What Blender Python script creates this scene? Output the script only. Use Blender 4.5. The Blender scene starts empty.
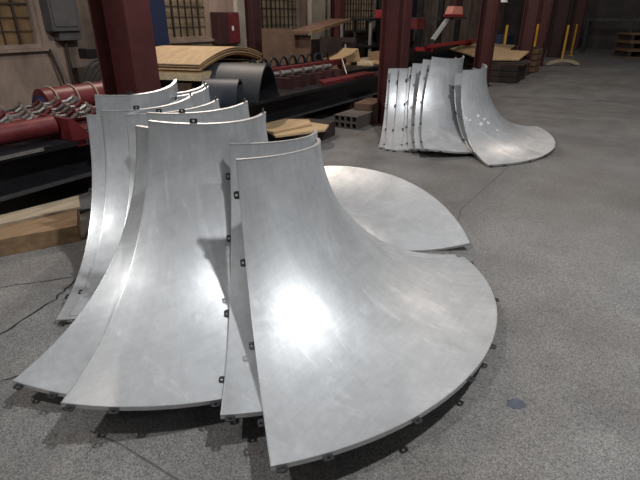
import bpy, bmesh, math, random
from mathutils import Vector, Matrix
random.seed(7)
S = bpy.context.scene
COL = S.collection
R = math.radians
PI = math.pi

# ---------------------------------------------------------------- building frame
# the hall's own axes: s runs down the length of the hall, w across it (to the left)
DX, DY = 0.52928, 0.84845
ANG = math.atan2(DY, DX)
def W(s, w, z=0.0):
    return Vector((s * DX - w * DY, s * DY + w * DX, z))

# ---------------------------------------------------------------- materials
def mat(name, col, rough=0.7, metal=0.0, var=0.25, scale=4.0, stretch=(1, 1, 1), col2=None, bump=0.0, emit=0.0,
        spec=0.4, detail=5.0):
    m = bpy.data.materials.new(name)
    m.use_nodes = True
    nt = m.node_tree
    N, L = nt.nodes, nt.links
    b = N['Principled BSDF']
    b.inputs['Roughness'].default_value = rough
    b.inputs['Metallic'].default_value = metal
    b.inputs['Specular IOR Level'].default_value = spec
    tc = N.new('ShaderNodeTexCoord')
    mp = N.new('ShaderNodeMapping')
    mp.inputs['Scale'].default_value = stretch
    L.new(tc.outputs['Object'], mp.inputs['Vector'])
    no = N.new('ShaderNodeTexNoise')
    no.inputs['Scale'].default_value = scale
    no.inputs['Detail'].default_value = detail
    no.inputs['Roughness'].default_value = 0.65
    L.new(mp.outputs['Vector'], no.inputs['Vector'])
    cr = N.new('ShaderNodeValToRGB')
    c1 = tuple(c * (1 - var) for c in col)
    c2 = col2 if col2 else tuple(min(1, c * (1 + var)) for c in col)
    cr.color_ramp.elements[0].position = 0.3
    cr.color_ramp.elements[0].color = (*c1, 1)
    cr.color_ramp.elements[1].position = 0.7
    cr.color_ramp.elements[1].color = (*c2, 1)
    L.new(no.outputs['Fac'], cr.inputs['Fac'])
    L.new(cr.outputs['Color'], b.inputs['Base Color'])
    if emit > 0:
        L.new(cr.outputs['Color'], b.inputs['Emission Color'])
        b.inputs['Emission Strength'].default_value = emit
    if bump > 0:
        bp = N.new('ShaderNodeBump')
        bp.inputs['Strength'].default_value = bump
        bp.inputs['Distance'].default_value = 0.01
        L.new(no.outputs['Fac'], bp.inputs['Height'])
        L.new(bp.outputs['Normal'], b.inputs['Normal'])
    return m

def floor_material():
    m = bpy.data.materials.new('polished_terrazzo_concrete')
    m.use_nodes = True
    nt = m.node_tree
    N, L = nt.nodes, nt.links
    b = N['Principled BSDF']
    tc = N.new('ShaderNodeTexCoord')
    def noise(scale, detail, rough=0.6):
        n = N.new('ShaderNodeTexNoise')
        n.inputs['Scale'].default_value = scale
        n.inputs['Detail'].default_value = detail
        n.inputs['Roughness'].default_value = rough
        L.new(tc.outputs['Object'], n.inputs['Vector'])
        return n
    def ramp(src, p0, c0, p1, c1):
        r = N.new('ShaderNodeValToRGB')
        r.color_ramp.elements[0].position = p0
        r.color_ramp.elements[0].color = (*c0, 1)
        r.color_ramp.elements[1].position = p1
        r.color_ramp.elements[1].color = (*c1, 1)
        L.new(src, r.inputs['Fac'])
        return r
    def mix(kind, fac, a, c):
        x = N.new('ShaderNodeMix')
        x.data_type = 'RGBA'
        x.blend_type = kind
        if isinstance(fac, float):
            x.inputs['Factor'].default_value = fac
        else:
            L.new(fac, x.inputs['Factor'])
        L.new(a, x.inputs['A'])
        L.new(c, x.inputs['B'])
        return x.outputs['Result']
    big = noise(0.45, 4)
    base = ramp(big.outputs['Fac'], 0.35, FLOOR_A, 0.68, FLOOR_B)
    mid = noise(2.4, 5, 0.6)
    mott = ramp(mid.outputs['Fac'], 0.3, (0.78, 0.78, 0.79), 0.72, (1.16, 1.16, 1.15))
    c = mix('MULTIPLY', 1.0, base.outputs['Color'], mott.outputs['Color'])
    vo = N.new('ShaderNodeTexVoronoi')
    vo.inputs['Scale'].default_value = 215.0
    L.new(tc.outputs['Object'], vo.inputs['Vector'])
    bw = N.new('ShaderNodeRGBToBW')
    L.new(vo.outputs['Color'], bw.inputs['Color'])
    fl = ramp(bw.outputs['Val'], 0.10, (0.42, 0.42, 0.42), 0.95, (1.85, 1.84, 1.82))
    c = mix('MULTIPLY', 0.85, c, fl.outputs['Color'])
    st = noise(1.1, 6, 0.6)
    sr = ramp(st.outputs['Fac'], 0.66, (1, 1, 1), 0.78, (0.55, 0.56, 0.6))
    c = mix('MULTIPLY', 0.8, c, sr.outputs['Color'])
    L.new(c, b.inputs['Base Color'])
    rr = ramp(mid.outputs['Fac'], 0.3, (0.42,) * 3, 0.7, (0.62,) * 3)
    L.new(rr.outputs['Color'], b.inputs['Roughness'])
    b.inputs['Specular IOR Level'].default_value = 0.35
    bp = N.new('ShaderNodeBump')
    bp.inputs['Strength'].default_value = 0.125
    bp.inputs['Distance'].default_value = 0.004
    L.new(bw.outputs['Val'], bp.inputs['Height'])
    L.new(bp.outputs['Normal'], b.inputs['Normal'])
    return m

def sheet_material():
    """satin cast aluminium: wiped, cloudy, with faint scratches"""
    m = bpy.data.materials.new('satin_aluminium')
    m.use_nodes = True
    nt = m.node_tree
    N, L = nt.nodes, nt.links
    b = N['Principled BSDF']
    tc = N.new('ShaderNodeTexCoord')
    oi = N.new('ShaderNodeObjectInfo')
    ad = N.new('ShaderNodeVectorMath')
    ad.operation = 'ADD'
    L.new(tc.outputs['Object'], ad.inputs[0])
    sc = N.new('ShaderNodeVectorMath')
    sc.operation = 'SCALE'
    sc.inputs['Scale'].default_value = 7.0
    L.new(oi.outputs['Location'], sc.inputs[0])
    L.new(sc.outputs['Vector'], ad.inputs[1])
    def noise(scale, detail, rough, stretch=(1, 1, 1), dist=0.0):
        mp = N.new('ShaderNodeMapping')
        mp.inputs['Scale'].default_value = stretch
        L.new(ad.outputs['Vector'], mp.inputs['Vector'])
        n = N.new('ShaderNodeTexNoise')
        n.inputs['Scale'].default_value = scale
        n.inputs['Detail'].default_value = detail
        n.inputs['Roughness'].default_value = rough
        n.inputs['Distortion'].default_value = dist
        L.new(mp.outputs['Vector'], n.inputs['Vector'])
        return n
    def ramp(src, p0, v0, p1, v1):
        r = N.new('ShaderNodeMapRange')
        r.inputs['From Min'].default_value = p0
        r.inputs['From Max'].default_value = p1
        r.inputs['To Min'].default_value = v0
        r.inputs['To Max'].default_value = v1
        L.new(src, r.inputs['Value'])
        return r.outputs['Result']
    sp = N.new('ShaderNodeSeparateXYZ')
    L.new(tc.outputs['Object'], sp.inputs[0])
    ax = N.new('ShaderNodeMath'); ax.operation = 'ADD'
    ax.inputs[1].default_value = 1.15
    L.new(sp.outputs['X'], ax.inputs[0])
    at = N.new('ShaderNodeMath'); at.operation = 'ARCTAN2'
    L.new(sp.outputs['Y'], at.inputs[0])
    L.new(ax.outputs[0], at.inputs[1])
    rz = N.new('ShaderNodeMath'); rz.operation = 'SUBTRACT'
    L.new(ax.outputs[0], rz.inputs[0])
    L.new(sp.outputs['Z'], rz.inputs[1])
    pol = N.new('ShaderNodeCombineXYZ')
    L.new(at.outputs[0], pol.inputs['X'])
    L.new(rz.outputs[0], pol.inputs['Y'])
    rnd = N.new('ShaderNodeMath'); rnd.operation = 'MULTIPLY'
    rnd.inputs[1].default_value = 37.0
    L.new(sc.outputs['Vector'], rnd.inputs[0])
    L.new(rnd.outputs[0], pol.inputs['Z'])
    def polar_noise(sx, sy, detail, rough):
        mp = N.new('ShaderNodeMapping')
        mp.inputs['Scale'].default_value = (sx, sy, 1)
        L.new(pol.outputs[0], mp.inputs['Vector'])
        n = N.new('ShaderNodeTexNoise')
        n.inputs['Scale'].default_value = 1.0
        n.inputs['Detail'].default_value = detail
        n.inputs['Roughness'].default_value = rough
        n.inputs['Distortion'].default_value = 0.4
        L.new(mp.outputs['Vector'], n.inputs['Vector'])
        return n
    down = polar_noise(14, 1.6, 7, 0.7)
    round_ = polar_noise(2.5, 34, 6, 0.7)
    cloud = noise(2.6, 6, 0.6, dist=0.6)
    fine = noise(22, 6, 0.75, (1, 1, 0.25))
    scratch = noise(60, 3, 0.5, (0.15, 1.0, 0.15))
    smear = noise(5.0, 7, 0.7, (0.5, 1.6, 0.5), 1.5)
    v = ramp(cloud.outputs['Fac'], 0.3, 0.76, 0.7, 1.13)
    v2 = ramp(fine.outputs['Fac'], 0.3, 0.92, 0.7, 1.06)
    v3 = ramp(smear.outputs['Fac'], 0.57, 1.0, 0.74, 1.30)
    def mul(a, c):
        x = N.new('ShaderNodeMath')
        x.operation = 'MULTIPLY'
        L.new(a, x.inputs[0])
        L.new(c, x.inputs[1])
        return x.outputs[0]
    v4 = ramp(down.outputs['Fac'], 0.25, 0.90, 0.75, 1.08)
    v5 = ramp(round_.outputs['Fac'], 0.25, 0.92, 0.75, 1.06)
    val = mul(mul(mul(v, v2), v3), mul(v4, v5))
    mx = N.new('ShaderNodeMix')
    mx.data_type = 'RGBA'
    mx.blend_type = 'MULTIPLY'
    mx.inputs['Factor'].default_value = 1.0
    mx.inputs['A'].default_value = (*SHEET, 1)
    L.new(val, mx.inputs['B'])
    L.new(mx.outputs['Result'], b.inputs['Base Color'])
    b.inputs['Metallic'].default_value = SHEET_METAL
    b.inputs['Coat Weight'].default_value = 0.18
    b.inputs['Coat Roughness'].default_value = 0.26
    r1 = ramp(cloud.outputs['Fac'], 0.3, SHEET_ROUGH + 0.05, 0.7, SHEET_ROUGH - 0.04)
    r2 = ramp(down.outputs['Fac'], 0.25, 1.08, 0.75, 0.92)
    L.new(mul(r1, r2), b.inputs['Roughness'])
    bp = N.new('ShaderNodeBump')
    bp.inputs['Strength'].default_value = 0.05
    bp.inputs['Distance'].default_value = 0.002
    L.new(scratch.outputs['Fac'], bp.inputs['Height'])
    L.new(bp.outputs['Normal'], b.inputs['Normal'])
    return m

FLOOR_A = (0.132, 0.124, 0.117)
FLOOR_B = (0.205, 0.203, 0.201)
SHEET = (0.585, 0.60, 0.615)
SHEET_METAL = 0.52
SHEET_ROUGH = 0.44
M = {}
M['floor'] = floor_material()
M['chalk'] = mat('chalk_white', (0.72, 0.72, 0.70), 0.85, 0.0, 0.15, 60)
M['sheet'] = sheet_material()
M['flange'] = mat('cut_aluminium_edge', (0.62, 0.63, 0.64), 0.38, 0.75, 0.12, 30)
M['tab'] = mat('black_steel_tab', (0.045, 0.045, 0.048), 0.42, 0.5, 0.3, 40)
M['tabpin'] = mat('bright_rivet', (0.6, 0.6, 0.6), 0.4, 0.8, 0.1, 40)
M['red_steel'] = mat('maroon_painted_steel', (0.068, 0.016, 0.015), 0.55, 0.0, 0.3, 3.0)
M['red_dark'] = mat('dark_maroon_paint', (0.042, 0.014, 0.015), 0.6, 0.0, 0.3, 3.0)
M['red_mach'] = mat('red_machine_paint', (0.13, 0.018, 0.021), 0.45, 0.0, 0.35, 8.0)
M['red_bright'] = mat('bright_red_paint', (0.30, 0.02, 0.028), 0.45, 0.0, 0.2, 8.0)
M['black_steel'] = mat('greasy_black_steel', (0.018, 0.018, 0.021), 0.42, 0.3, 0.4, 5.0)
M['grey_steel'] = mat('dull_grey_steel', (0.10, 0.10, 0.105), 0.45, 0.5, 0.3, 6.0)
M['rack_grey'] = mat('worn_grey_paint', (0.20, 0.185, 0.175), 0.6, 0.1, 0.25, 6.0)
M['rusty'] = mat('brown_grey_steel', (0.125, 0.105, 0.095), 0.6, 0.2, 0.35, 5.0)
M['bright_steel'] = mat('bare_bright_steel', (0.55, 0.53, 0.5), 0.35, 0.8, 0.2, 12.0)
M['bolt_grey'] = mat('greasy_pinkish_bolt', (0.19, 0.145, 0.13), 0.5, 0.2, 0.3, 12.0)
M['plaster'] = mat('dirty_beige_plaster', (0.235, 0.172, 0.135), 0.9, 0.0, 0.5, 1.9, (1, 1, 0.5), bump=0.2)
M['plaster_pale'] = mat('pale_plaster', (0.34, 0.30, 0.25), 0.9, 0.0, 0.25, 2.0)
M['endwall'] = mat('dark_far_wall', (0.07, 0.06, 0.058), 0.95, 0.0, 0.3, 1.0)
M['winframe'] = mat('weathered_pale_frame', (0.22, 0.19, 0.16), 0.8, 0.0, 0.25, 6.0)
M['winbar'] = mat('rusty_window_bar', (0.045, 0.028, 0.022), 0.8, 0.0, 0.3, 6.0)
M['pane_amber'] = mat('grimy_amber_glass', (0.15, 0.092, 0.045), 0.35, 0.0, 0.5, 2.5, emit=0.06)
M['pane_tan'] = mat('grimy_tan_glass', (0.22, 0.165, 0.105), 0.35, 0.0, 0.6, 1.8, emit=0.09)
M['grey_box'] = mat('grey_painted_sheet_metal', (0.085, 0.082, 0.082), 0.55, 0.1, 0.2, 5.0)
M['dark_rubber'] = mat('dark_rubber', (0.02, 0.02, 0.022), 0.6, 0.0, 0.3, 8.0)
M['slate'] = mat('slate_grey_sheet', (0.035, 0.038, 0.045), 0.5, 0.1, 0.25, 5.0)
M['slate_blue'] = mat('blue_grey_sheet', (0.028, 0.035, 0.052), 0.5, 0.1, 0.25, 5.0)
M['blue'] = mat('navy_blue_paint', (0.014, 0.024, 0.065), 0.5, 0.0, 0.25, 3.0)
M['ply'] = mat('pale_plywood', (0.47, 0.33, 0.185), 0.75, 0.0, 0.22, 3.0, (1, 6, 6))
M['ply_warm'] = mat('warm_plywood_edge', (0.36, 0.20, 0.09), 0.75, 0.0, 0.4, 6.0, (1, 1, 14))
M['ply_brown'] = mat('brown_board', (0.13, 0.075, 0.05), 0.8, 0.0, 0.25, 4.0)
M['timber'] = mat('orange_brown_timber', (0.23, 0.145, 0.08), 0.75, 0.0, 0.35, 3.0, (1, 8, 8))
M['timber_pale'] = mat('pale_planed_timber', (0.33, 0.265, 0.19), 0.75, 0.0, 0.3, 2.0, (1, 5, 5))
M['slab_pale'] = mat('pale_yellow_timber', (0.52, 0.42, 0.27), 0.75, 0.0, 0.2, 3.0, (1, 5, 5))
M['wood_dark'] = mat('dark_old_timber', (0.045, 0.032, 0.028), 0.85, 0.0, 0.4, 4.0, (1, 6, 6))
M['crate'] = mat('crate_wood', (0.17, 0.10, 0.055), 0.85, 0.0, 0.4, 4.0, (1, 6, 6))
M['yellow'] = mat('yellow_painted_tube', (0.62, 0.33, 0.03), 0.5, 0.0, 0.15, 6.0)
M['lamp_pink'] = mat('salmon_plastic_cover', (0.75, 0.32, 0.25), 0.5, 0.0, 0.1, 6.0)
M['white'] = mat('white_enamel', (0.7, 0.7, 0.68), 0.5, 0.0, 0.1, 6.0)
M['crack'] = mat('dark_floor_crack', (0.03, 0.028, 0.026), 0.95, 0.0, 0.3, 20.0)
M['stain'] = mat('blue_grey_oil_stain', (0.075, 0.085, 0.115), 0.5, 0.0, 0.3, 20.0)
M['joint'] = mat('floor_joint_filler', (0.10, 0.097, 0.095), 0.9, 0.0, 0.3, 20.0)

# ---------------------------------------------------------------- mesh helpers
def box(bm, x0, x1, y0, y1, z0, z1, bev=0.0):
    r = bmesh.ops.create_cube(bm, size=1.0)
    vs = r['verts']
    for v in vs:
        v.co = Vector((x0 + (v.co.x + .5) * (x1 - x0), y0 + (v.co.y + .5) * (y1 - y0), z0 + (v.co.z + .5) * (z1 - z0)))
    if bev > 0:
        es = list({e for v in vs for e in v.link_edges})
        bmesh.ops.bevel(bm, geom=es, offset=bev, segments=2, affect='EDGES', profile=0.5)
    return bm

def tube(bm, p0, p1, r, n=12, r2=None):
    p0, p1 = Vector(p0), Vector(p1)
    d = p1 - p0
    q = Vector((0, 0, 1)).rotation_difference(d.normalized())
    mtx = Matrix.Translation((p0 + p1) / 2) @ q.to_matrix().to_4x4()
    bmesh.ops.create_cone(bm, cap_ends=True, segments=n, radius1=r, radius2=r if r2 is None else r2,
                          depth=d.length, matrix=mtx)
    return bm

def pathtube(bm, pts, r, n=8):
    pts = [Vector(p) for p in pts]
    rings = []
    up = Vector((0, 0, 1))
    for i, p in enumerate(pts):
        a = pts[max(i - 1, 0)]
        c = pts[min(i + 1, len(pts) - 1)]
        t = (c - a).normalized()
        u = t.cross(up)
        if u.length < 1e-3:
            u = t.cross(Vector((1, 0, 0)))
        u.normalize()
        v = t.cross(u)
        rings.append([bm.verts.new(p + r * (math.cos(2 * PI * k / n) * u + math.sin(2 * PI * k / n) * v)) for k in range(n)])
    for a, c in zip(rings, rings[1:]):
        for k in range(n):
            bm.faces.new((a[k], a[(k + 1) % n], c[(k + 1) % n], c[k]))
    bm.faces.new(rings[0][::-1])
    bm.faces.new(rings[-1])
    return bm

def prism(bm, poly, y0, y1):
    """poly of (x, z) points pushed from y0 to y1"""
    a = [bm.verts.new((x, y0, z)) for x, z in poly]
    b = [bm.verts.new((x, y1, z)) for x, z in poly]
    n = len(poly)
    bm.faces.new(a)
    bm.faces.new(b[::-1])
    for i in range(n):
        bm.faces.new((a[i], b[i], b[(i + 1) % n], a[(i + 1) % n]))
    return bm

def slab(bm, poly, z0, z1):
    """poly of (x, y) points raised from z0 to z1"""
    a = [bm.verts.new((x, y, z0)) for x, y in poly]
    b = [bm.verts.new((x, y, z1)) for x, y in poly]
    n = len(poly)
    bm.faces.new(a[::-1])
    bm.faces.new(b)
    for i in range(n):
        bm.faces.new((a[i], a[(i + 1) % n], b[(i + 1) % n], b[i]))
    return bm

def new():
    return bmesh.new()

def obj(name, bm, m, parent=None, smooth=False):
    bmesh.ops.recalc_face_normals(bm, faces=bm.faces)
    me = bpy.data.meshes.new(name)
    bm.to_mesh(me)
    bm.free()
    me.materials.append(m)
    if smooth:
        for p in me.polygons:
            p.use_smooth = True
        try:
            me.set_sharp_from_angle(angle=R(35))
        except Exception:
            pass
    o = bpy.data.objects.new(name, me)
    COL.objects.link(o)
    if parent is not None:
        o.parent = parent
    return o

def tag(o, label, cat, group=None):
    o['label'] = label
    o['category'] = cat
    if group:
        o['group'] = group
    return o

def thing(name, label, cat, s, w, z=0.0, rot=0.0, group=None):
    o = bpy.data.objects.new(name, None)
    o.empty_display_size = 0.1
    COL.objects.link(o)
    o.location = W(s, w, z)
    o.rotation_euler = (0, 0, ANG + rot)
    return tag(o, label, cat, group)

def place(o, s, w, z=0.0, rot=0.0):
    o.location = W(s, w, z)
    o.rotation_euler = (0, 0, ANG + rot)
    return o

def structure(o):
    o['kind'] = 'structure'
    return o

# ---------------------------------------------------------------- the flared panels
PR, PR0, PH, N1, N2 = 1.5, 0.499, 0.86, 0.837, 1.111
PIV = Vector((1.15, 0, 0))            # the thing's own base point, under the middle of the flare
def surf(a, t):
    th = max(0.0, min(1.0, t)) * PI / 2
    c, s_ = max(0.0, math.cos(th)), max(0.0, math.sin(th))
    r = PR - (PR - PR0) * c ** N1
    z = PH * (1 - s_ ** N2)
    return Vector((r * math.cos(a), r * math.sin(a), z)) - PIV
def frame(a, t):
    e = 1e-3
    t0, t1 = max(0.0, t - e), min(1.0, t + e)
    T = (surf(a, t1) - surf(a, t0)).normalized()       # down / out
    A = Vector((-math.sin(a), math.cos(a), 0))
    Nn = A.cross(T)
    if Nn.z < 0 and t > 0.5 or Nn.dot(Vector((math.cos(a), math.sin(a), 0))) < 0 and t <= 0.5:
        Nn = -Nn
    return T, A, Nn.normalized()
HALF = R(45)
def tt(i, n):
    x = i / n
    return x if x < .02 else x
def build_sheet():
    bm = new()
    NA, NT, TH = 48, 40, 0.006
    top, bot = [], []
    for i in range(NT + 1):
        t = 0.5 - 0.5 * math.cos(PI * i / NT)
        ra, rb = [], []
        for j in range(NA + 1):
            a = -HALF + 2 * HALF * j / NA
            p = surf(a, t)
            n = frame(a, min(max(t, 0.004), 0.996))[2]
            ra.append(bm.verts.new(p))
            rb.append(bm.verts.new(p - n * TH))
        top.append(ra)
        bot.append(rb)
    for i in range(NT):
        for j in range(NA):
            bm.faces.new((top[i][j], top[i + 1][j], top[i + 1][j + 1], top[i][j + 1]))
            bm.faces.new((bot[i][j], bot[i][j + 1], bot[i + 1][j + 1], bot[i + 1][j]))
    return bm
def border():
    """points round the panel's border with outward direction and surface normal"""
    out = []
    n = 40
    def tcos(i):
        return 0.5 - 0.5 * math.cos(PI * i / n)
    for i in range(n):
        out.append((-HALF, tcos(i), 'l'))
    for j in range(n):
        out.append((-HALF + 2 * HALF * j / n, 1.0, 'b'))
    for i in range(n):
        out.append((HALF, tcos(n - i), 'r'))
    for j in range(n):
        out.append((HALF - 2 * HALF * j / n, 0.0, 't'))
    return out
def build_flange():
    bm = new()
    ring = []
    D = 0.020
    pts = border()
    for k, (a, t, e) in enumerate(pts):
        p = surf(a, t)
        T, A, n = frame(a, min(max(t, 0.004), 0.996))
        o = {'l': -A, 'r': A, 'b': T, 't': -T}[e]
        corner = pts[k - 1][2] != e
        if corner:
            o2 = {'l': -A, 'r': A, 'b': T, 't': -T}[pts[k - 1][2]]
            o = o + o2
        q = p + o * 0.0015
        ring.append([bm.verts.new(q + n * 0.0006), bm.verts.new(q - n * D),
                     bm.verts.new(q - n * D - o * 0.006), bm.verts.new(q + n * 0.0006 - o * 0.005)])
    m = len(ring)
    for k in range(m):
        a, b = ring[k], ring[(k + 1) % m]
        for i in range(4):
            bm.faces.new((a[i], b[i], b[(i + 1) % 4], a[(i + 1) % 4]))
    return bm
def build_tab():
    """small plate with a round hole, lying in x (out) / y (along), hinged at x = 0"""
    bm = new()
    w, l, th = 0.019, 0.025, 0.0035
    n = 16
    outer, inner = [], []
    for z in (0, -th):
        o_, i_ = [], []
        for k in range(n):
            ang = 2 * PI * k / n + PI / n
            c, s_ = math.cos(ang), math.sin(ang)
            f = 1 / max(abs(c), abs(s_))
            o_.append(bm.verts.new((l / 2 - 0.003 + c * f * (l / 2 + 0.003), s_ * f * w, z)))
            i_.append(bm.verts.new((l / 2 + c * 0.006, s_ * 0.006, z)))
        outer.append(o_)
        inner.append(i_)
    for k in range(n):
        k2 = (k + 1) % n
        bm.faces.new((outer[0][k], outer[0][k2], inner[0][k2], inner[0][k]))
        bm.faces.new((outer[1][k2], outer[1][k], inner[1][k], inner[1][k2]))
        bm.faces.new((outer[0][k2], outer[0][k], outer[1][k], outer[1][k2]))
        bm.faces.new((inner[0][k], inner[0][k2], inner[1][k2], inner[1][k]))
    return bm

TABS = [(-43.6, 1, 'b'), (-37.3, 1, 'b'), (-22.6, 1, 'b'), (-8.5, 1, 'b'), (3, 1, 'b'), (22, 1, 'b'), (42, 1, 'b'),
        (-45, .145, 'l'), (-45, .385, 'l'), (-45, .665, 'l'), (-45, .90, 'l'),
        (45, .13, 'r'), (45, .40, 'r'), (45, .68, 'r'),
        (-20, 0, 't'), (41, 0, 't')]
NO_LEFT = (2, 3, 4, 5, 8, 12)           # panels whose left edge carries none in view
NO_TOP = (0, 1, 8, 12, 13, 14)          # panels whose upper edge carries no tabs
def tab_matrix(a, t, e):
    a = R(a)
    p = surf(a, t)
    T, A, n = frame(a, min(max(t, 0.004), 0.996))
    o = {'l': -A, 'r': A, 'b': T, 't': -T}[e]
    y = n.cross(o)
    m = Matrix((o, y, n)).transposed().to_4x4()
    m.translation = p - n * 0.0095 + o * 0.0015
    return m

def make_panel():
    root = bpy.data.objects.new('flared_panel', None)
    root.empty_display_size = 0.2
    COL.objects.link(root)
    obj('sheet', build_sheet(), M['sheet'], root, smooth=True)
    obj('edge_flange', build_flange(), M['flange'], root, smooth=True)
    first = obj('mounting_tab', build_tab(), M['tab'], root)
    first.matrix_local = tab_matrix(*TABS[0])
    first['label'] = 'small black steel tab with a hole'
    for tb in TABS[1:]:
        c = first.copy()
        c['edge'] = tb[2]
        COL.objects.link(c)
        c.parent = root
        c.matrix_local = tab_matrix(*tb)
    return root

def copy_thing(src):
    r = src.copy()
    COL.objects.link(r)
    for ch in list(src.children):
        c = ch.copy()
        COL.objects.link(c)
        c.parent = r
    return r

def pose(o, p, lift=0.0):
    x, y, z, yaw, tx, ty = p
    m = Matrix.Rotation(tx, 4, 'X') @ Matrix.Rotation(ty, 4, 'Y') @ Matrix.Rotation(yaw, 4, 'Z')
    m.translation = Vector((x, y, z + lift)) + m.to_3x3() @ PIV
    o.rotation_mode = 'XYZ'
    o.location = m.to_translation()
    o.rotation_euler = m.to_euler('XYZ')

FRONT = 'flared metal panels in the front stack'
BACK = 'flared metal panels in the far stack'
PANELS = [
 ((-0.478, 2.625, 0.033, -0.577, -0.071, -0.02), 'big flared metal panel at the very front, sweeping right, with a bright glare spot', FRONT),
 ((-0.5374, 2.8851, 0.0577, -0.6828, -0.0594, 0.0266), 'flared metal panel directly behind the frontmost one, a narrow strip showing at its left', FRONT),
 ((-0.9044, 2.9113, 0.2338, -0.8493, 0.0395, 0.1101), 'broad flared metal panel filling the left of the front stack, whole bottom edge in view', FRONT),
 ((-0.869, 3.0511, 0.1982, -1.0979, 0.0875, 0.0763), 'flared metal panel whose pointed corner reaches furthest left on the floor', FRONT),
 ((-1.0309, 3.6029, 0.1615, -0.9471, 0.0647, 0.0355), 'flared metal panel whose top edge is a grey band just above the broad left panel', FRONT),
 ((-1.2485, 3.7256, 0.1212, -0.8267, 0.0503, -0.0028), 'flared metal panel in mid stack, showing only a slanting sliver of top edge', FRONT),
 ((-1.4858, 3.7332, 0.1825, -0.7247, 0.0994, 0.0554), 'narrow strip of flared panel, second from the left end of the front stack', FRONT),
 ((-1.5858, 3.7033, 0.1414, -0.699, 0.0772, 0.0435), 'leftmost upright flared metal panel of the front stack, beside the timber slab', FRONT),
 ((-0.366, 3.15, -0.337, 0.858, 0.331, -0.255), 'flared metal panel tipped over behind the front one, lying like a shallow dish', FRONT),
 ((-1.4801, 4.1143, 0.2118, -0.7329, 0.0978, 0.0912), 'flared metal panel with the wide upper band near the back of the front stack', FRONT),
 ((-1.5133, 4.1767, 0.2314, -0.7227, 0.107, 0.0971), 'rearmost flared metal panel of the front stack, a thin edge below the plywood stack', FRONT),
 ((-1.6938, 3.8412, 0.3129, -0.5745, 0.1463, 0.1406), 'flared metal panel with the highest top left corner, before the near maroon column', FRONT),
 ((1.6648, 6.7499, 0.1093, -0.6277, 0.0593, 0.0188), 'front panel of the far stack, flaring right across the floor, with chalky white marks', BACK),
 ((1.6373, 6.9039, 0.0231, -0.5963, 0.0102, -0.0152), 'thin strip of flared metal panel directly behind the rightmost panel of the far stack', BACK),
 ((1.3558, 7.1162, 0.2718, -0.8657, 0.1147, 0.1303), 'tallest and broadest upright flared panel in the middle of the far stack', BACK),
 ((1.3123, 7.2232, 0.2192, -0.8881, 0.0968, 0.0949), 'flared panel strip just left of the tallest panel in the far stack', BACK),
 ((1.2675, 7.4043, 0.1367, -0.8918, 0.0696, 0.0383), 'flared panel strip two places left of the tallest panel in the far stack', BACK),
 ((1.271, 7.4238, 0.0631, -0.941, 0.0306, 0.0159), 'very thin sliver of flared panel, third left of the tallest in the far stack', BACK),
 ((1.1735, 7.4431, 0.0316, -0.9702, 0.0138, 0.0052), 'third flared panel strip from the left end of the far stack', BACK),
 ((1.0483, 7.5017, 0.0319, -0.9365, 0.0146, 0.0064), 'second flared panel strip from the left end of the far stack', BACK),
 ((1.0565, 7.5896, 0.0147, -0.9922, 0.0043, 0.0021), 'leftmost flared panel of the far stack, in front of the maroon column', BACK),
]
proto = make_panel()
made = []
for i, (p, label, grp) in enumerate(PANELS):
    o = proto if i == 0 else copy_thing(proto)
    pose(o, p, 0.012)
    tag(o, label, 'metal panel', grp)
    made.append(o)
for i, o in enumerate(made):
    for ch in list(o.children):
        e = ch.get('edge')
        if (e == 't' and i in NO_TOP) or (e == 'r' and i in (0, 1)) or (e == 'l' and i in NO_LEFT) or (e in ('b', None) and i == 8 and ch.name.startswith('mounting')):
            bpy.data.objects.remove(ch)
        elif e is not None:
            del ch['edge']
# chalky white smears on the front panel of the far stack
random.seed(5)
for (a0, t0, sa, st) in ((-42, .45, 1.2, .012), (-38.5, .473, 1.4, .016), (-27.5, .44, 2.4, .012), (-27.5, .52, 3.0, .022), (-21, .478, 2.6, .016),
                         (-18.2, .52, 1.8, .018), (-12.8, .608, 1.6, .012), (-7.5, .67, 1.6, .010)):
    bm = new()
    c = bm.verts.new(surf(R(a0), t0) + frame(R(a0), t0)[2] * 0.0012)
    ring = []
    for k in range(14):
        u = 2 * PI * k / 14
        q = random.uniform(0.45, 1.15)
        a, t = R(a0 + sa * q * math.cos(u)), t0 + st * q * math.sin(u)
        ring.append(bm.verts.new(surf(a, t) + frame(a, t)[2] * 0.0012))
    for k in range(14):
        bm.faces.new((c, ring[k], ring[(k + 1) % 14]))
    m_ = obj('chalk_mark', bm, M['chalk'], made[12])
    m_['label'] = 'chalky white smear'

# ---------------------------------------------------------------- floor and walls
bm = new()
box(bm, -8, 31, -26, 7.4, -0.2, 0.0)
fl = structure(place(obj('floor', bm, M['floor']), 0, 0))

# left wall with real window openings, sill at 1.16 m
WIN = [(2.15, 3.98), (5.75, 7.25), (8.55, 10.25), (12.15, 14.3)]
SILL, HEAD, WT = 1.16, 2.9, 6.98
bm = new()
box(bm, -8, 31, WT, WT + 0.3, 0, SILL)
box(bm, -8, 31, WT, WT + 0.3, HEAD, 4.6)
edges = [-8] + [e for w_ in WIN for e in w_] + [31]
for a, b in zip(edges[::2], edges[1::2]):
    box(bm, a, b, WT, WT + 0.3, SILL, HEAD)
structure(place(obj('wall_left', bm, M['plaster']), 0, 0))
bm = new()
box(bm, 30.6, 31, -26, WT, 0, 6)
structure(place(obj('wall_back', bm, M['endwall']), 0, 0))

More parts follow.
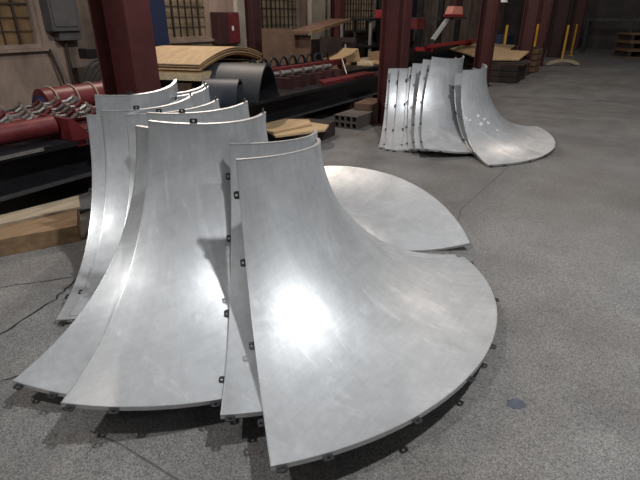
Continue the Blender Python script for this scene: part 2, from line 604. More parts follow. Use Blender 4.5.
for k, (a, b) in enumerate(WIN):
    f = new()
    t = 0.05
    box(f, a, b, WT - 0.03, WT + 0.05, SILL, SILL + t)
    box(f, a, b, WT - 0.03, WT + 0.05, HEAD - t, HEAD)
    box(f, a, a + t, WT - 0.03, WT + 0.05, SILL + t, HEAD - t)
    box(f, b - t, b, WT - 0.03, WT + 0.05, SILL + t, HEAD - t)
    wo = structure(place(obj('window_%d' % (k + 1), f, M['plaster'] if k != 3 else M['winframe']), 0, 0))
    g = new()
    box(g, a + t, b - t, WT + 0.06, WT + 0.075, SILL + t, HEAD - t)
    obj('pane', g, M['pane_amber'] if k == 0 else M['pane_tan'], wo)
    g = new()
    n = int((b - a) / (0.16 if k else 0.2))
    for j in range(1, n):
        x = a + t + (b - a - 2 * t) * j / n
        wd = 0.014 if j % 4 == 0 else 0.005
        box(g, x - wd, x + wd, WT + 0.02, WT + 0.05, SILL + t, HEAD - t)
    for j in range(1, 10):
        z = SILL + t + (HEAD - SILL - 2 * t) * j / 10
        wd = 0.010 if j % 3 == 0 else 0.004
        box(g, a + t, b - t, WT + 0.025, WT + 0.045, z - wd, z + wd)
    obj('window_bars', g, M['winbar'], wo)
    # sill board
    g = new()
    box(g, a - 0.05, b + 0.10, WT - 0.07, WT - 0.001, SILL - 0.04, SILL - 0.002)
    obj('window_sill', g, M['plaster'], wo)

# wall piers (pale) between the windows
bm = new()
box(bm, 10.62, 11.25, WT - 0.12, WT - 0.002, 0, 4.4)
structure(place(obj('trim_1', bm, M['plaster_pale']), 0, 0))
bm = new()
box(bm, 7.98, 8.2, WT - 0.10, WT - 0.002, 0, 4.4)
structure(place(obj('trim_2', bm, M['plaster_pale']), 0, 0))
bm = new()
box(bm, 11.42, 11.56, WT - 0.08, WT - 0.002, 0, 4.4)
structure(place(obj('trim_3', bm, M['plaster_pale']), 0, 0))

# cracks, joints and a stain in the floor
def strip(name, pts, wd, m):
    bm = new()
    L_, R_ = [], []
    P = [Vector((x, y, 0.0015)) for x, y in pts]
    for i, p in enumerate(P):
        t = (P[min(i + 1, len(P) - 1)] - P[max(i - 1, 0)]).normalized()
        q = Vector((-t.y, t.x, 0)) * wd * (0.5 + (random.random() if m is M['crack'] else 0.5))
        L_.append(bm.verts.new(p + q))
        R_.append(bm.verts.new(p - q))
    for i in range(len(P) - 1):
        bm.faces.new((L_[i], R_[i], R_[i + 1], L_[i + 1]))
    return structure(obj(name, bm, m))
def jitter(pts, n, amp):
    out = []
    for (x0, y0), (x1, y1) in zip(pts, pts[1:]):
        for i in range(n):
            u = i / n
            out.append((x0 + (x1 - x0) * u + random.uniform(-amp, amp), y0 + (y1 - y0) * u + random.uniform(-amp, amp)))
    out.append(pts[-1])
    return out
strip('trim_4', jitter([(-1.85, 1.98), (-1.72, 2.13), (-1.6, 2.47), (-1.59, 2.65), (-1.55, 2.9)], 6, 0.012), 0.006, M['crack'])
strip('trim_5', jitter([(-1.72, 1.55), (-1.5, 1.76), (-1.42, 1.80)], 5, 0.010), 0.004, M['crack'])
strip('trim_6', [(-0.95, 1.46), (-0.81, 1.40), (-0.54, 1.24), (-0.4, 1.16)], 0.004, M['joint'])
strip('trim_7', [(0.65, 2.3), (1.25, 3.97), (1.93, 4.98), (2.6, 6.0)], 0.004, M['joint'])
strip('trim_8', [(0.5, 10.95), (4.23, 10.48), (6.3, 9.71), (9.0, 8.9)], 0.012, M['joint'])
strip('trim_9', jitter([(-2.35, 2.55), (-2.0, 2.62), (-1.62, 2.75)], 6, 0.012), 0.004, M['crack'])

bm = new()
random.seed(3)
vs_ = []
for k in range(18):
    u = 2 * PI * k / 18
    q = random.uniform(0.75, 1.1)
    vs_.append(bm.verts.new((0.865 + 0.045 * q * math.cos(u), 1.615 + 0.035 * q * math.sin(u), 0.0015)))
bm.faces.new(vs_)
structure(obj('trim_10', bm, M['stain']))

# ---------------------------------------------------------------- steel columns
def h_beam(name, label, s, w, bf, hh, ht, m, grp, tf=0.022, tw=0.016, rot=0.0, base=True):
    """flanges face across the hall (w), the open sides face along it (s)"""
    t = thing(name, label, 'column', s, w, 0, rot, grp)
    a = new()
    box(a, -bf / 2, bf / 2, -hh / 2, -hh / 2 + tf, 0.02, ht)
    obj('flange', a, m, t)
    a = new()
    box(a, -bf / 2, bf / 2, hh / 2 - tf, hh / 2, 0.02, ht)
    obj('flange', a, m, t)
    a = new()
    box(a, -tw / 2, tw / 2, -hh / 2 + tf, hh / 2 - tf, 0.02, ht)
    obj('web', a, m, t)
    if base:
        a = new()
        box(a, -bf / 2 - 0.05, bf / 2 + 0.05, -hh / 2 - 0.05, hh / 2 + 0.05, 0, 0.02)
        obj('base_plate', a, M['red_dark'], t)
    return t
CG = 'maroon steel columns'
h_beam('steel_column', 'large maroon steel column behind the front panel stack, nearest of all', 2.80, 3.66, 0.25, 0.44, 5.5, M['red_steel'], CG)
h_beam('steel_column', 'maroon steel column standing right behind the far panel stack', 7.05, 3.10, 0.26, 0.36, 5.5, M['red_steel'], CG)
h_beam('steel_column', 'maroon steel column rising out of the plywood pile, third from the front', 12.45, 3.16, 0.30, 0.36, 6, M['red_steel'], CG)
h_beam('steel_column', 'maroon steel column just right of the plywood pile', 15.75, 2.85, 0.30, 0.36, 6, M['red_steel'], CG)
h_beam('steel_column', 'maroon steel column in front of the curved board on the floor', 19.0, 2.98, 0.30, 0.36, 6, M['red_steel'], CG)
h_beam('steel_column', 'dark column next to the right-hand pair of yellow posts', 23.3, 3.05, 0.34, 0.5, 6, M['red_dark'], CG)
h_beam('steel_column', 'furthest maroon column at the far end of the hall', 28.6, 2.95, 0.34, 0.45, 6, M['red_steel'], CG)
WG = 'maroon wall posts between the windows'
h_beam('wall_post', 'dark maroon wall post left of the big near column', 5.05, 6.80, 0.24, 0.24, 4.4, M['red_dark'], WG, base=False)
h_beam('wall_post', 'maroon wall post just right of the red cabinet', 8.32, 6.80, 0.26, 0.24, 4.4, M['red_dark'], WG, base=False)
h_beam('wall_post', 'maroon wall post between the pale pier and the last window', 11.78, 6.80, 0.26, 0.24, 4.4, M['red_steel'], WG, base=False)

# ---------------------------------------------------------------- things on the left wall
t = thing('electrical_box', 'grey electrical cabinet fixed high on the plaster wall', 'electrical box', 4.28, WT - 0.01, 0)
a = new(); box(a, -0.20, 0.22, -0.20, 0, 1.36, 2.05, 0.012); obj('body', a, M['grey_box'], t)
a = new(); box(a, -0.17, 0.17, -0.215, -0.201, 1.42, 2.0, 0.006); obj('door', a, M['grey_box'], t)
a = new(); box(a, -0.10, 0.22, -0.15, -0.001, 1.24, 1.359, 0.01); obj('cable_gland_box', a, M['grey_box'], t)
a = new(); tube(a, (0.02, -0.06, 1.239), (0.02, -0.06, 0.02), 0.022); obj('conduit', a, M['winbar'], t, True)
a = new(); pathtube(a, [(0, 0, 0), (0.08, -0.01, 0.35), (0.02, -0.02, 0.75), (-0.05, 0.02, 1.12)], 0.02)
tag(place(obj('drain_pipe', a, M['winbar']), 4.10, 6.9, 0.02), 'thin dark pipe leaning down the plaster below the first window', 'pipe')
t = thing('fire_cabinet', 'red steel cabinet on the wall between the barred windows', 'cabinet', 7.62, WT - 0.01, 0)
a = new(); box(a, -0.32, 0.26, -0.2, 0, 1.06, 1.62, 0.01); obj('body', a, M['red_dark'], t)
a = new(); box(a, -0.06, 0.25, -0.215, -0.201, 1.08, 1.60, 0.005); dr = obj('door', a, M['red_mach'], t)
a = new(); box(a, 0.02, 0.07, -0.222, -0.216, 1.30, 1.38); obj('sticker', a, M['white'], dr)
t = thing('blue_cabinet', 'tall dark blue cabinet against the wall beside the near column', 'cabinet', 5.62, 6.62, 0)
a = new(); box(a, -0.36, 0.12, -0.22, 0.22, 0.0, 2.3, 0.01); obj('body', a, M['blue'], t)
a = new(); box(a, -0.34, 0.10, -0.235, -0.221, 0.08, 2.26, 0.004); dr = obj('door', a, M['blue'], t)
a = new(); box(a, 0.04, 0.07, -0.26, -0.236, 1.0, 1.15); obj('handle', a, M['grey_steel'], dr)
# hoses hung beside the near column
t = thing('hose_coil', 'coil of black hose hanging on the wall left of the near column', 'hose', 4.45, 6.35, 0.60)
for k in range(6):
    a = new()
    rr = 0.40 - 0.035 * k
    pathtube(a, [(0.02 * k + rr * math.cos(u * PI / 14), -0.03 * k, rr * 1.05 * math.sin(u * PI / 14)) for u in range(29)], 0.016)
    obj('hose_loop', a, M['dark_rubber'], t, True)
a = new(); box(a, -0.22, 0.3, 0.0, 0.2, 0.42, 0.55, 0.01); obj('hanger', a, M['black_steel'], t)

# ---------------------------------------------------------------- the long press bed
P = thing('press_line', 'long black steel press bed with red clamps running behind both panel stacks', 'machine', 5.0, 4.75, 0)
s0, s1 = -4.4, 4.6
a = new()
box(a, s0, s1, -0.48, -0.46 + 0.01, 0.24, 0.50)            # web of the near beam
box(a, s0, s1, -0.66, 0.7, 0.50, 0.545)                    # table plate
box(a, s0, s1, -0.66, -0.40, 0.20, 0.24)                   # lower flange
box(a, s0, s1, 0.45, 0.47, 0.24, 0.50)
box(a, s0, s1, 0.3, 0.7, 0.20, 0.24)
obj('bed', a, M['black_steel'], P)
for x in (-4.0, -2.3, -0.6, 1.1, 2.8, 4.3):
    a = new()
    box(a, x - 0.12, x + 0.12, -0.60, -0.30, 0, 0.20)
    obj('foot', a, M['red_dark'], P)
    a = new()
    box(a, x - 0.12, x + 0.12, 0.30, 0.60, 0, 0.20)
    obj('foot', a, M['red_dark'], P)
a = new(); box(a, s0, -2.85, -0.672, -0.661, 0.522, 0.548); obj('edge_strip', a, M['bright_steel'], P)
a = new(); box(a, s0, s1, -0.67, -0.661, 0.205, 0.238); obj('edge_strip', a, M['grey_steel'], P)
# red push tube and bracket at the near end
a = new(); tube(a, (s0, -0.44, 0.665), (-2.60, -0.44, 0.665), 0.085, 20); obj('push_tube', a, M['red_mach'], P, True)
a = new()
box(a, -2.58, -2.54, -0.66, -0.20, 0.55, 0.74)
box(a, -2.54, -2.05, -0.66, -0.62, 0.49, 0.60)
box(a, -2.54, -2.05, -0.62, -0.20, 0.575, 0.60)
prism(a, [(-2.54, 0.60), (-2.54, 0.74), (-2.42, 0.60)], -0.66, -0.64)
obj('bracket', a, M['red_mach'], P)
for x in (-2.36, -2.18):
    a = new(); box(a, x - 0.03, x + 0.03, -0.592, -0.552, 0.6005, 0.606); obj('bolt_hole', a, M['black_steel'], P)
# near field of clamp bars with bolt heads
for r_ in range(6):
    y = -0.24 + 0.18 * r_
    z = 0.64 + 0.004 * r_
    a = new(); tube(a, (s0 + 0.05 * r_, y, z), (-1.75, y, z), 0.034 if r_ % 2 else 0.026, 10)
    for k in range(5):
        x = -4.2 + 0.56 * k + 0.12 * r_
        box(a, x - 0.02, x + 0.02, y - 0.03, y + 0.03, 0.545, z)
    obj('clamp_bar', a, M['red_mach'] if r_ % 2 == 0 else M['grey_steel'], P, True)
    for k in range(12):
        x = -4.1 + 0.20 * k + 0.07 * (r_ % 3)
        a = new()
        tube(a, (x, y - 0.01, z + 0.015), (x + 0.05, y - 0.05, z + 0.055), 0.022, 8)
        tube(a, (x + 0.05, y - 0.05, z + 0.055), (x + 0.065, y - 0.06, z + 0.066), 0.032, 6)
        obj('clamp_bolt', a, M['bright_steel'] if (k + r_) % 4 == 0 else M['bolt_grey'] if (k + r_) % 2 == 1 else M['red_mach'], P, True)
# far rail with arms, screw ends and hooks
a = new(); box(a, 1.05, 3.75, 0.10, 0.22, 0.70, 0.80)
for x in (1.1, 1.9, 2.7, 3.6):
    box(a, x - 0.03, x + 0.03, 0.12, 0.2, 0.545, 0.70)
obj('clamp_rail', a, M['red_mach'], P)
for k in range(6):
    x = 1.18 + 0.32 * k
    a = new(); prism(a, [(x - 0.05, 0.545), (x + 0.16, 0.545), (x + 0.06, 0.70), (x - 0.02, 0.70)], -0.34, 0.09); obj('clamp_arm', a, M['red_dark'], P)
    a = new()
    tube(a, (x - 0.06, -0.02, 0.735), (x + 0.16, -0.02, 0.735), 0.034, 10)
    tube(a, (x - 0.10, -0.02, 0.735), (x - 0.061, -0.02, 0.735), 0.05, 8)
    obj('screw_end', a, M['bright_steel'], P, True)
for k in range(9):
    x = 1.15 + 0.27 * k
    a = new(); pathtube(a, [(x + 0.11 * math.cos(u * PI / 8), 0.32, 0.80 + 0.13 * math.sin(u * PI / 8)) for u in range(9)], 0.02)
    box(a, x - 0.13, x + 0.13, 0.28, 0.36, 0.545, 0.80)
    obj('hook', a, M['black_steel'], P, True)
a = new(); slab(a, [(1.75, -0.62), (3.6, -0.62), (3.6, -0.36), (2.0, -0.36)], 0.545, 0.60); obj('guide_plate', a, M['red_mach'], P)
a = new(); tube(a, (3.05, -0.30, 0.60), (3.3, -0.05, 0.84), 0.012, 8); obj('lever', a, M['bright_steel'], P, True)

# red drum with pale straps lying behind the near end of the bed
t = thing('red_drum', 'red steel drum with pale straps lying behind the clamps on the left', 'drum', 3.50, 5.66, 0.64)
a = new(); tube(a, (-0.42, 0, 0), (0.75, 0, 0), 0.17, 24); obj('shell', a, M['red_mach'], t, True)
a = new(); tube(a, (-0.47, 0, 0), (-0.421, 0, 0), 0.10, 20); obj('end_cap', a, M['blue'], t, True)
for k in range(4):
    a = new()
    x = -0.30 + 0.25 * k
    pathtube(a, [(x, 0.178 * math.cos(u), 0.178 * math.sin(u)) for u in [R(60 + 12 * q) for q in range(13)]], 0.010, 6)
    obj('strap', a, M['timber_pale'], t, True)
for x in (-0.3, 0.55):
    a = new(); box(a, x - 0.06, x + 0.06, -0.12, 0.12, -0.64, -0.13); obj('stand', a, M['black_steel'], t)

# dark bent sheets lying on the bed under the plywood stack
def arch(name, label, s, w, z, L_, H_, depth, th, m, rot=0.0, grp=None):
    bm = new()
    top, bot = [], []
    n = 22
    for i in range(n + 1):
        u = i / n
        x = -L_ / 2 + L_ * u
        h = H_ * math.sin(PI * u) ** 0.8
        top.append((x, h + th))
        bot.append((x, h))
    prism(bm, top + bot[::-1], -depth / 2, depth / 2)
    o = obj(name, bm, m, None, True)
    place(o, s, w, z, rot)
    return tag(o, label, 'sheet', grp)
arch('bent_sheet', 'slate grey bent sheet arching over the press bed right of the plywood stack', 5.22, 4.62, 0.547, 1.05, 0.40, 0.92, 0.035, M['slate'], 0.40)
arch('bent_sheet', 'blue grey bent sheet under the edge of the plywood stack', 4.72, 4.40, 0.547, 0.62, 0.26, 0.45, 0.03, M['slate_blue'], 0.50)

# ---------------------------------------------------------------- arched plywood stack on its pallet
RT = 0.28
CS, CW = 4.62, 4.70                    # its near corner
t = thing('trestle', 'dark steel trestle carrying the arched plywood stack', 'trestle', CS, CW, 0.545, RT)
for x in (0.2, 1.75):
    for y in (0.15, 0.6):
        a = new(); box(a, x - 0.05, x + 0.05, y - 0.05, y + 0.05, 0.001, 0.215); obj('leg', a, M['black_steel'], t)
a = new(); box(a, 0.05, 1.9, 0.1, 1.05, 0.215, 0.255); obj('top', a, M['black_steel'], t)
t = thing('timber_pallet', 'pale timber slab under the arched plywood, ends showing', 'pallet', CS, CW, 0.801, RT)
a = new(); box(a, -0.04, 1.9, -0.05, 1.15, 0.0, 0.085, 0.006); obj('deck', a, M['slab_pale'], t)
for k in range(9):
    bm = new()
    n = 20
    top, bot = [], []
    z0 = 0.013 * k
    for i in range(n + 1):
        u = i / n
        x = 2.05 * u
        h = 0.15 * math.sin(PI * u) ** 0.9 if k else 0.0
        ht = 0.15 * math.sin(PI * u) ** 0.9
        top.append((x, (ht if k else 0.0) + z0 + 0.011))
        bot.append((x, h + z0))
    off = 0.02 * ((k * 7) % 3 - 1) if k < 8 else -0.03
    prism(bm, [(x + off, z) for x, z in top + bot[::-1]], -0.02 + off, 1.15 + off)
    o = place(obj('plywood_sheet', bm, M['ply'] if k == 8 or k % 3 == 0 else M['ply_warm'], None, True), CS, CW, 0.888, RT)
    lab = ('arched pale plywood sheet on top of the stack behind the front panels' if k == 8 else
           'arched plywood sheet below the top of the stack on the timber slab')
    tag(o, lab, 'plywood', 'arched plywood sheets stacked on the timber slab')

# ---------------------------------------------------------------- boards and crate behind the press
bm = new(); box(bm, -0.02, 0.02, -0.3, 0.3, 0, 0.78)
o = tag(place(obj('brown_board', bm, M['ply_brown']), 8.2, 6.1, 0.551, -2.45), 'upright brown board standing left of the open crate', 'board')
bm = new(); box(bm, -0.30, 0.30, -0.3, 0.3, 0, 0.55)
tag(place(obj('dark_block', bm, M['wood_dark']), 8.05, 6.1, 0.0, -0.3), 'dark timber block under the upright brown board', 'block')
t = thing('open_crate', 'dark open-fronted timber crate with a slanted lid behind the clamps', 'crate', 9.6, 6.1, 0)
a = new(); box(a, -0.85, 1.1, 0.55, 0.6, 0, 1.05); obj('back_board', a, M['wood_dark'], t)
a = new(); box(a, -0.85, -0.80, -0.4, 0.55, 0, 1.20); obj('side_board', a, M['ply_brown'], t)
a = new(); box(a, 1.05, 1.1, -0.4, 0.55, 0, 1.10); obj('side_board', a, M['wood_dark'], t)
a = new(); box(a, -0.80, 1.05, -0.4, 0.55, 0.5, 0.55); obj('shelf', a, M['wood_dark'], t)
a = new(); prism(a, [(-1.0, 1.24), (0.55, 1.46), (0.55, 1.50), (-1.0, 1.28)], -0.5, -0.02); obj('slanted_lid', a, M['ply_brown'], t)
a = new(); prism(a, [(-1.0, 1.225), (0.6, 1.45), (0.6, 1.51), (-1.0, 1.285)], -0.53, -0.501); obj('lid_edge', a, M['timber'], t)
bm = new(); slab(bm, [(-0.35, -0.2), (0.4, -0.25), (0.5, 0.2), (-0.2, 0.25)], 0, 0.1)
tag(place(obj('timber_offcut', bm, M['timber']), 9.3, 5.95, 0.551), 'short orange timber offcut lying inside the open crate', 'board')
bm = new(); tube(bm, (0, 0, 0), (0.05, 0.0, 0.42), 0.05, 10, 0.02)
tag(place(obj('white_funnel', bm, M['white'], None, True), 10.35, 5.8, 0.551), 'small white funnel standing in the open crate', 'funnel')

for k, (s, w, z, L_, wd, th, rot, m, lab) in enumerate([
    (8.9, 5.25, 0.62, 1.7, 0.5, 0.05, 0.25, 'ply', 'pale plywood plank lying on the dark table behind the clamp hooks'),
    (9.2, 5.35, 0.671, 1.2, 0.4, 0.16, -0.15, 'ply', 'thick pale plywood wedge on top of the plank behind the clamps'),
    (10.6, 4.75, 0.62, 1.3, 0.45, 0.06, 0.1, 'ply', 'pale board end left of the second maroon column, lower of two'),
    (10.7, 4.85, 0.681, 1.2, 0.4, 0.16, 0.0, 'timber', 'orange brown timber board left of the second maroon column, upper of two')]):
    bm = new()
    if th > 0.1 and m == 'ply':
        prism(bm, [(-L_ / 2, 0), (L_ / 2, 0), (L_ / 2 - 0.1, th + 0.1), (L_ / 2 - 0.35, th)], -wd / 2, wd / 2)
    else:
        box(bm, -L_ / 2, L_ / 2, -wd / 2, wd / 2, 0, th, 0.004)
    tag(place(obj('plank', bm, M[m]), s, w, z, rot), lab, 'plank')
for (s_, w_, z_, rot_, L_, lab) in ((9.85, 5.0, 0.621, 0.5, 1.0, 'loose pale board slanting across the dark table behind the clamps'),
                                    (10.9, 5.35, 0.621, -0.3, 0.9, 'short pale board at the back of the dark table behind the clamps')):
    bm = new(); slab(bm, [(-L_ / 2, -0.16), (L_ / 2, -0.2), (L_ / 2 + 0.08, 0.14), (-L_ / 2 + 0.1, 0.18)], 0, 0.05)
    tag(place(obj('plank', bm, M['slab_pale']), s_, w_, z_, rot_), lab, 'plank')
t = thing('work_table', 'low dark steel table holding offcut boards behind the clamps', 'table', 10.0, 5.15, 0)
a = new(); box(a, -1.95, 1.6, -0.62, 0.5, 0.57, 0.62); obj('table_top', a, M['black_steel'], t)
for x in (-1.8, 1.5):
    for y in (-0.5, 0.4):
        a = new(); box(a, x - 0.04, x + 0.04, y - 0.04, y + 0.04, 0, 0.57); obj('leg', a, M['black_steel'], t)

# steel rack with red parts on its top shelf
t = thing('steel_rack', 'dark steel rack behind the plank pile with red boxes on top', 'rack', 12.9, 6.12, 0)
for x in (-1.4, -0.7, 0.0, 0.7, 1.4):
    for y in (-0.4, 0.4):
        a = new(); box(a, x - 0.03, x + 0.03, y - 0.03, y + 0.03, 0, 1.45); obj('upright', a, M['rack_grey'], t)
for z in (0.5, 0.85, 1.45):
    a = new(); box(a, -1.5, 1.5, -0.46, 0.46, z, z + 0.05); obj('shelf', a, M['black_steel'], t)
for (x, L_, h, m, lab) in ((-0.15, 0.36, 0.2, 'red_bright', 'red plastic box on the rack, left of two'),
                           (0.75, 0.42, 0.22, 'grey_box', 'grey carton on the rack top beside the second column'),
                           (1.2, 0.3, 0.22, 'red_bright', 'red box on the rack top touching the second column')):
    bm = new(); box(bm, -L_ / 2, L_ / 2, -0.15, 0.15, 0, h, 0.02)
    tag(place(obj('box', bm, M[m]), 12.9 + x, 6.0, 1.501), lab, 'box')

# ---------------------------------------------------------------- red-armed machine behind the far stack
t = thing('red_machine', 'dark machine with red arms seen above the far panel stack', 'machine', 13.6, 4.72, 0)
a = new(); box(a, -1.6, 3.0, 0.2, 0.8, 0, 0.75); obj('body', a, M['black_steel'], t)
for x in (-1.55, -0.4, 1.2, 2.9):
    a = new(); box(a, x - 0.06, x + 0.06, 0.35, 0.5, 0.75, 2.6); obj('post', a, M['black_steel'], t)
a = new(); box(a, -1.55, 3.0, 0.18, 0.34, 1.46, 1.53); obj('cross_rail', a, M['grey_steel'], t)
a = new(); box(a, -1.78, -1.25, -0.06, 0.17, 1.27, 1.50); obj('motor_block', a, M['red_mach'], t)
a = new(); box(a, -1.2, 2.9, -0.25, -0.15, 0.83, 0.90)
for x in (-1.0, 2.5):
    box(a, x - 0.05, x + 0.05, -0.22, 0.25, 0.74, 0.83)
obj('red_arm', a, M['red_bright'], t)
a = new(); box(a, -2.0, -0.2, 0.0, 0.12, 1.95, 2.02)
box(a, -1.6, -1.5, 0.12, 0.36, 1.95, 2.02)
obj('red_arm', a, M['red_bright'], t)
a = new(); prism(a, [(0.62, 1.60), (1.62, 1.60), (1.52, 1.80), (0.80, 1.80)], -0.1, 0.1); obj('cover', a, M['lamp_pink'], t)
a = new(); box(a, 0.55, 1.68, -0.12, 0.12, 1.535, 1.60); obj('cover_base', a, M['red_bright'], t)
a = new(); box(a, 0.95, 1.40, -0.08, 0.08, 1.80, 2.5); obj('spindle_head', a, M['red_dark'], t)
a = new(); prism(a, [(-0.35, 1.00), (-0.20, 0.96), (0.85, 1.46), (0.75, 1.52)], 0.02, 0.1); obj('chute', a, M['white'], t)
bm = new(); box(bm, -0.9, 0.9, -0.35, 0.35, 0, 2.4, 0.02)
tag(place(obj('switch_cabinet', bm, M['black_steel']), 15.0, 6.45, 0.0), 'black switch cabinet behind the rack and red machine', 'cabinet')

# ---------------------------------------------------------------- square steel tubes beside the second column
TG = 'open-ended square steel tubes stacked beside the second column'
for r_ in range(2):
    for k in range(4):
        bm = new()
        q, th, L_ = 0.095, 0.012, 1.25
        for (y0, y1, z0, z1) in ((0, q, 0, th), (0, q, q - th, q), (0, th, th, q - th), (q - th, q, th, q - th)):
            box(bm, 0, L_, y0, y1, z0, z1)
        rowname = 'top' if r_ else 'bottom'
        which = ('rightmost', 'second from right', 'third from right', 'leftmost')[k]
        tag(place(obj('steel_tube', bm, M['rusty']), 6.42 , 3.36 + 0.1 * k, 0.001 + 0.0965 * r_, -0.0),
            '%s open square steel tube in the %s row beside the second column' % (which, rowname), 'steel tube', TG)
bm = new(); box(bm, -0.3, 0.3, -0.16, 0.16, 0, 0.11, 0.012)
tag(place(obj('wooden_block', bm, M['ply_brown']), 7.25, 3.56, 0.194, 0.1), 'reddish wooden block lying on the square steel tubes', 'block')

# boards on the floor behind the front stack
bm = new(); box(bm, -0.5, 0.5, -0.3, 0.3, 0, 0.20); tag(place(obj('timber_baulk', bm, M['wood_dark']), 5.45, 3.72, 0, 0.1), 'dark timber baulk on the floor under the loose plywood offcuts', 'timber')
bm = new(); slab(bm, [(-0.55, -0.16), (0.1, -0.3), (0.34, -0.1), (0.2, 0.22), (-0.5, 0.28)], 0, 0.025)
tag(place(obj('plywood_offcut', bm, M['ply']), 5.3, 3.80, 0.2265, 0.0), 'pale pointed plywood offcut just right of the front stack top edge, upper one', 'plywood')
bm = new(); slab(bm, [(-0.5, -0.28), (0.2, -0.34), (0.42, -0.12), (0.3, 0.2), (-0.4, 0.2)], 0, 0.025)
tag(place(obj('plywood_offcut', bm, M['ply']), 5.25, 3.62, 0.2005, -0.4), 'pale rounded plywood offcut behind the front panel top, lower one', 'plywood')

# wide timber slab on the floor, left edge of the view
t = thing('timber_slab', 'wide orange-brown timber slab lying on the floor at the left', 'timber', 1.5, 3.6, 0)
poly = [(0.35, -0.30), (-0.75, 0.24), (-0.62, 0.42), (0.80, 0.28), (0.80, 0.05)]
a = new(); slab(a, [(0.34, -0.31), (-0.9, 0.33), (-0.72, 0.47), (0.70, 0.24)], 0.0, 0.13); obj('baulk', a, M['timber'], t)
a = new(); slab(a, [(0.56, -0.02), (-0.8, 0.42), (-0.70, 0.47), (0.72, 0.24)], 0.1305, 0.15); obj('cover_board', a, M['timber_pale'], t)

# ---------------------------------------------------------------- plywood pile between the columns on the right
t = thing('dark_timber_stack', 'stack of dark baulks under the plywood sheets between the right columns', 'timber stack', 13.95, 2.95, 0)
for k in range(3):
    a = new(); box(a, -0.55, 0.75, -0.42, 0.45, 0.01 + 0.14 * k, 0.14 + 0.14 * k, 0.01); obj('baulk', a, M['wood_dark'], t)
a = new(); box(a, 0.76, 0.80, -0.42, 0.3, 0.05, 0.43); obj('end_board', a, M['timber_pale'], t)
for k, (z, m, rot, lab) in enumerate([(0.432, 'ply_brown', 0.0, 'brown plywood sheet at the bottom of the pile between the right columns'),
                                      (0.452, 'wood_dark', 0.12, 'dark sheet in the middle of the pile between the right columns')]):
    bm = new(); slab(bm, [(-0.65, -0.55), (0.75, -0.5), (0.9, 0.5), (-0.55, 0.6)], 0, 0.018)
    tag(place(obj('plywood_sheet', bm, M[m]), 14.1, 2.95, z, rot), lab, 'plywood', 'sheets of the right plywood pile')
bm = new()
poly = [(-0.05, -0.30), (-0.50, 0.45), (1.25, 2.0), (2.6, 1.7), (2.3, 0.32), (1.38, 0.28), (1.30, -0.28)]
ctr = (1.0, 0.8)
for zz in (0.0, 0.03):
    vv = [bm.verts.new((x, y, zz + 0.10 * max(0.0, x))) for x, y in poly]
    bm.faces.new(vv if zz else vv[::-1])
    if zz:
        for q in range(7):
            bm.faces.new((lo[q], lo[(q + 1) % 7], vv[(q + 1) % 7], vv[q]))
    lo = vv
tag(place(obj('plywood_sheet', bm, M['ply']), 14.1, 2.95, 0.50), 'large pale plywood sheet sloping over the pile between the right columns', 'plywood', 'sheets of the right plywood pile')
t = thing('wooden_crate', 'dark crate under the large sloping plywood sheet, behind the third column', 'crate', 15.55, 4.15, 0)
for k in range(3):
    a = new(); box(a, -0.5, 0.5, -0.5, 0.45, 0.02 + 0.2 * k, 0.2 + 0.2 * k, 0.01); obj('slat', a, M['wood_dark'], t)
a = new(); box(a, -0.45, 0.45, -0.45, 0.4, 0, 0.6); obj('core', a, M['wood_dark'], t)
t = thing('wooden_crate', 'brown slatted crate just right of the fourth maroon column', 'crate', 16.75, 3.0, 0)
for k in range(4):
    a = new(); box(a, -0.5, 0.35, -0.42, 0.4, 0.02 + 0.17 * k, 0.16 + 0.17 * k, 0.008); obj('slat', a, M['crate'], t)
a = new(); box(a, -0.45, 0.3, -0.38, 0.36, 0, 0.70); obj('core', a, M['wood_dark'], t)
bm = new(); box(bm, -0.7, 0.7, -0.4, 0.4, 0, 0.95, 0.02)
tag(place(obj('blue_bin', bm, M['blue']), 19.4, 4.5, 0), 'blue bin behind the plywood pile', 'bin')

# ---------------------------------------------------------------- far end of the hall
def post(s, w, h, lab):
    t = thing('yellow_post', lab, 'post', s, w, 0, 0, 'yellow safety posts')
    a = new(); tube(a, (0, 0, 0.02), (0, 0, h), 0.042, 10); obj('tube', a, M['yellow'], t, True)
    a = new(); box(a, -0.12, 0.12, -0.12, 0.12, 0, 0.02); obj('foot_plate', a, M['yellow'], t)
post(21.8, 2.54, 1.25, 'yellow post right of the fifth column, nearer of the right-hand pair')
post(24.6, 2.55, 1.25, 'yellow post right of the fifth column, further of the right-hand pair')
post(17.63, 3.86, 1.29, 'yellow post standing behind the plywood pile, left of the fourth column')
post(18.15, 3.02, 1.32, 'yellow post rising behind the brown crate, right of the fourth column')
bm = new()
n = 16
outer = [(0.62 * math.cos(R(180 - 180 * i / n)) * 0.95, 0.19 * math.sin(R(180 * i / n))) for i in range(n + 1)]
inner = [(x * 0.84, max(0.0, y - 0.10)) for x, y in outer]
prism(bm, outer + inner[::-1], 0, 0.12)
o = tag(obj('curved_board', bm, M['timber_pale']), 'pale curved board lying on the floor by the fifth column', 'board')
o.location = (8.35, 17.5, 0.13); o.rotation_euler = (R(90), 0, R(2)); o.rotation_euler = (R(-12), 0, R(2)); o.location.z = 0.03
PG = 'stacked timber pallets at the far right'
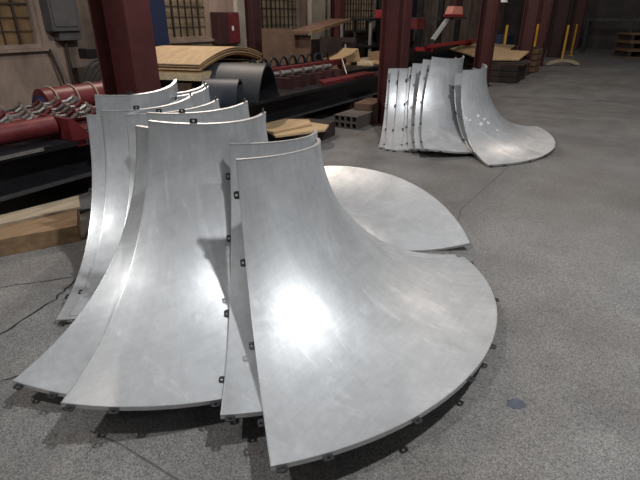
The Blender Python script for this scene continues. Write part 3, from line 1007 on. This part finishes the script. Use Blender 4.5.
for k in range(3):
    t = thing('timber_pallet', ('bottom', 'middle', 'top')[k] + ' timber pallet of the stack at the far right edge', 'pallet', 25.2, 0.1, 0.31 * k, 0.5 + (0.0, 0.04, -0.03)[k], PG)
    a = new(); box(a, -0.6, 0.6, -0.75, 0.75, 0.24, 0.305); box(a, -0.6, 0.6, -0.75, 0.75, 0.0, 0.04)
    obj('deck', a, M['crate'], t)
    a = new()
    for y in (-0.68, -0.05, 0.55):
        box(a, -0.55, 0.55, y, y + 0.12, 0.04, 0.24)
    obj('blocks', a, M['wood_dark'], t)
t = thing('work_table', 'long dark table against the far wall at right', 'table', 27.3, 0.9, 0)
a = new(); box(a, -0.5, 0.5, -2.2, 1.6, 1.36, 1.46); obj('table_top', a, M['black_steel'], t)
for y in (-2.1, -0.3, 1.45):
    for x in (-0.42, 0.42):
        a = new(); box(a, x - 0.06, x + 0.06, y - 0.06, y + 0.06, 0, 1.36); obj('leg', a, M['black_steel'], t)
t = thing('pendant_lamp', 'round white lamp hanging at the top edge between the right columns', 'lamp', 15.38, 3.69, 0)
a = new(); tube(a, (0, 0, 1.90), (0, 0, 1.99), 0.24, 24, 0.20); obj('shade', a, M['white'], t, True)
a = new(); tube(a, (0, 0, 1.991), (0, 0, 5.0), 0.015, 8); obj('cord', a, M['black_steel'], t)

# ---------------------------------------------------------------- light
def lamp(name, loc, power, col=(1, 1, 1), r=0.2):
    ld = bpy.data.lights.new(name, 'POINT')
    ld.energy = power
    ld.color = col
    ld.shadow_soft_size = r
    o = bpy.data.objects.new(name, ld)
    COL.objects.link(o)
    o.location = loc
    return o
lamp('hall_lamp', (2.35, 1.95, 6.0), 960, (0.975, 0.99, 1.0), 0.14)
lamp('hall_lamp', (-3.4, 0.2, 6.0), 600, (1.0, 0.975, 0.95), 0.14)
lamp('hall_lamp', (6.5, -2.6, 6.3), 170, (0.98, 0.99, 1.0), 0.16)
lamp('hall_lamp', (-2.0, 8.9, 5.2), 600, (1.0, 0.86, 0.74), 0.14)
lamp('hall_lamp', (7.0, 12.5, 6.3), 330, (1.0, 0.86, 0.74), 0.2)
wd = bpy.data.worlds.new('world')
S.world = wd
wd.use_nodes = True
wd.node_tree.nodes['Background'].inputs['Color'].default_value = (0.95, 0.97, 1.0, 1)
wd.node_tree.nodes['Background'].inputs['Strength'].default_value = 0.125

# ---------------------------------------------------------------- camera
cd = bpy.data.cameras.new('camera')
cd.sensor_fit = 'HORIZONTAL'
cd.sensor_width = 36.0
cd.lens = 27.0
cam = bpy.data.objects.new('camera', cd)
COL.objects.link(cam)
cam.location = (0, 0, 1.55)
cam.rotation_euler = (R(65), 0, 0)
S.camera = cam

vs = S.view_settings
S.display_settings.display_device = 'sRGB'
vs.view_transform = 'Standard'
vs.look = 'None'
vs.gamma = 1.0
vs.use_curve_mapping = False
vs.exposure = 0.0
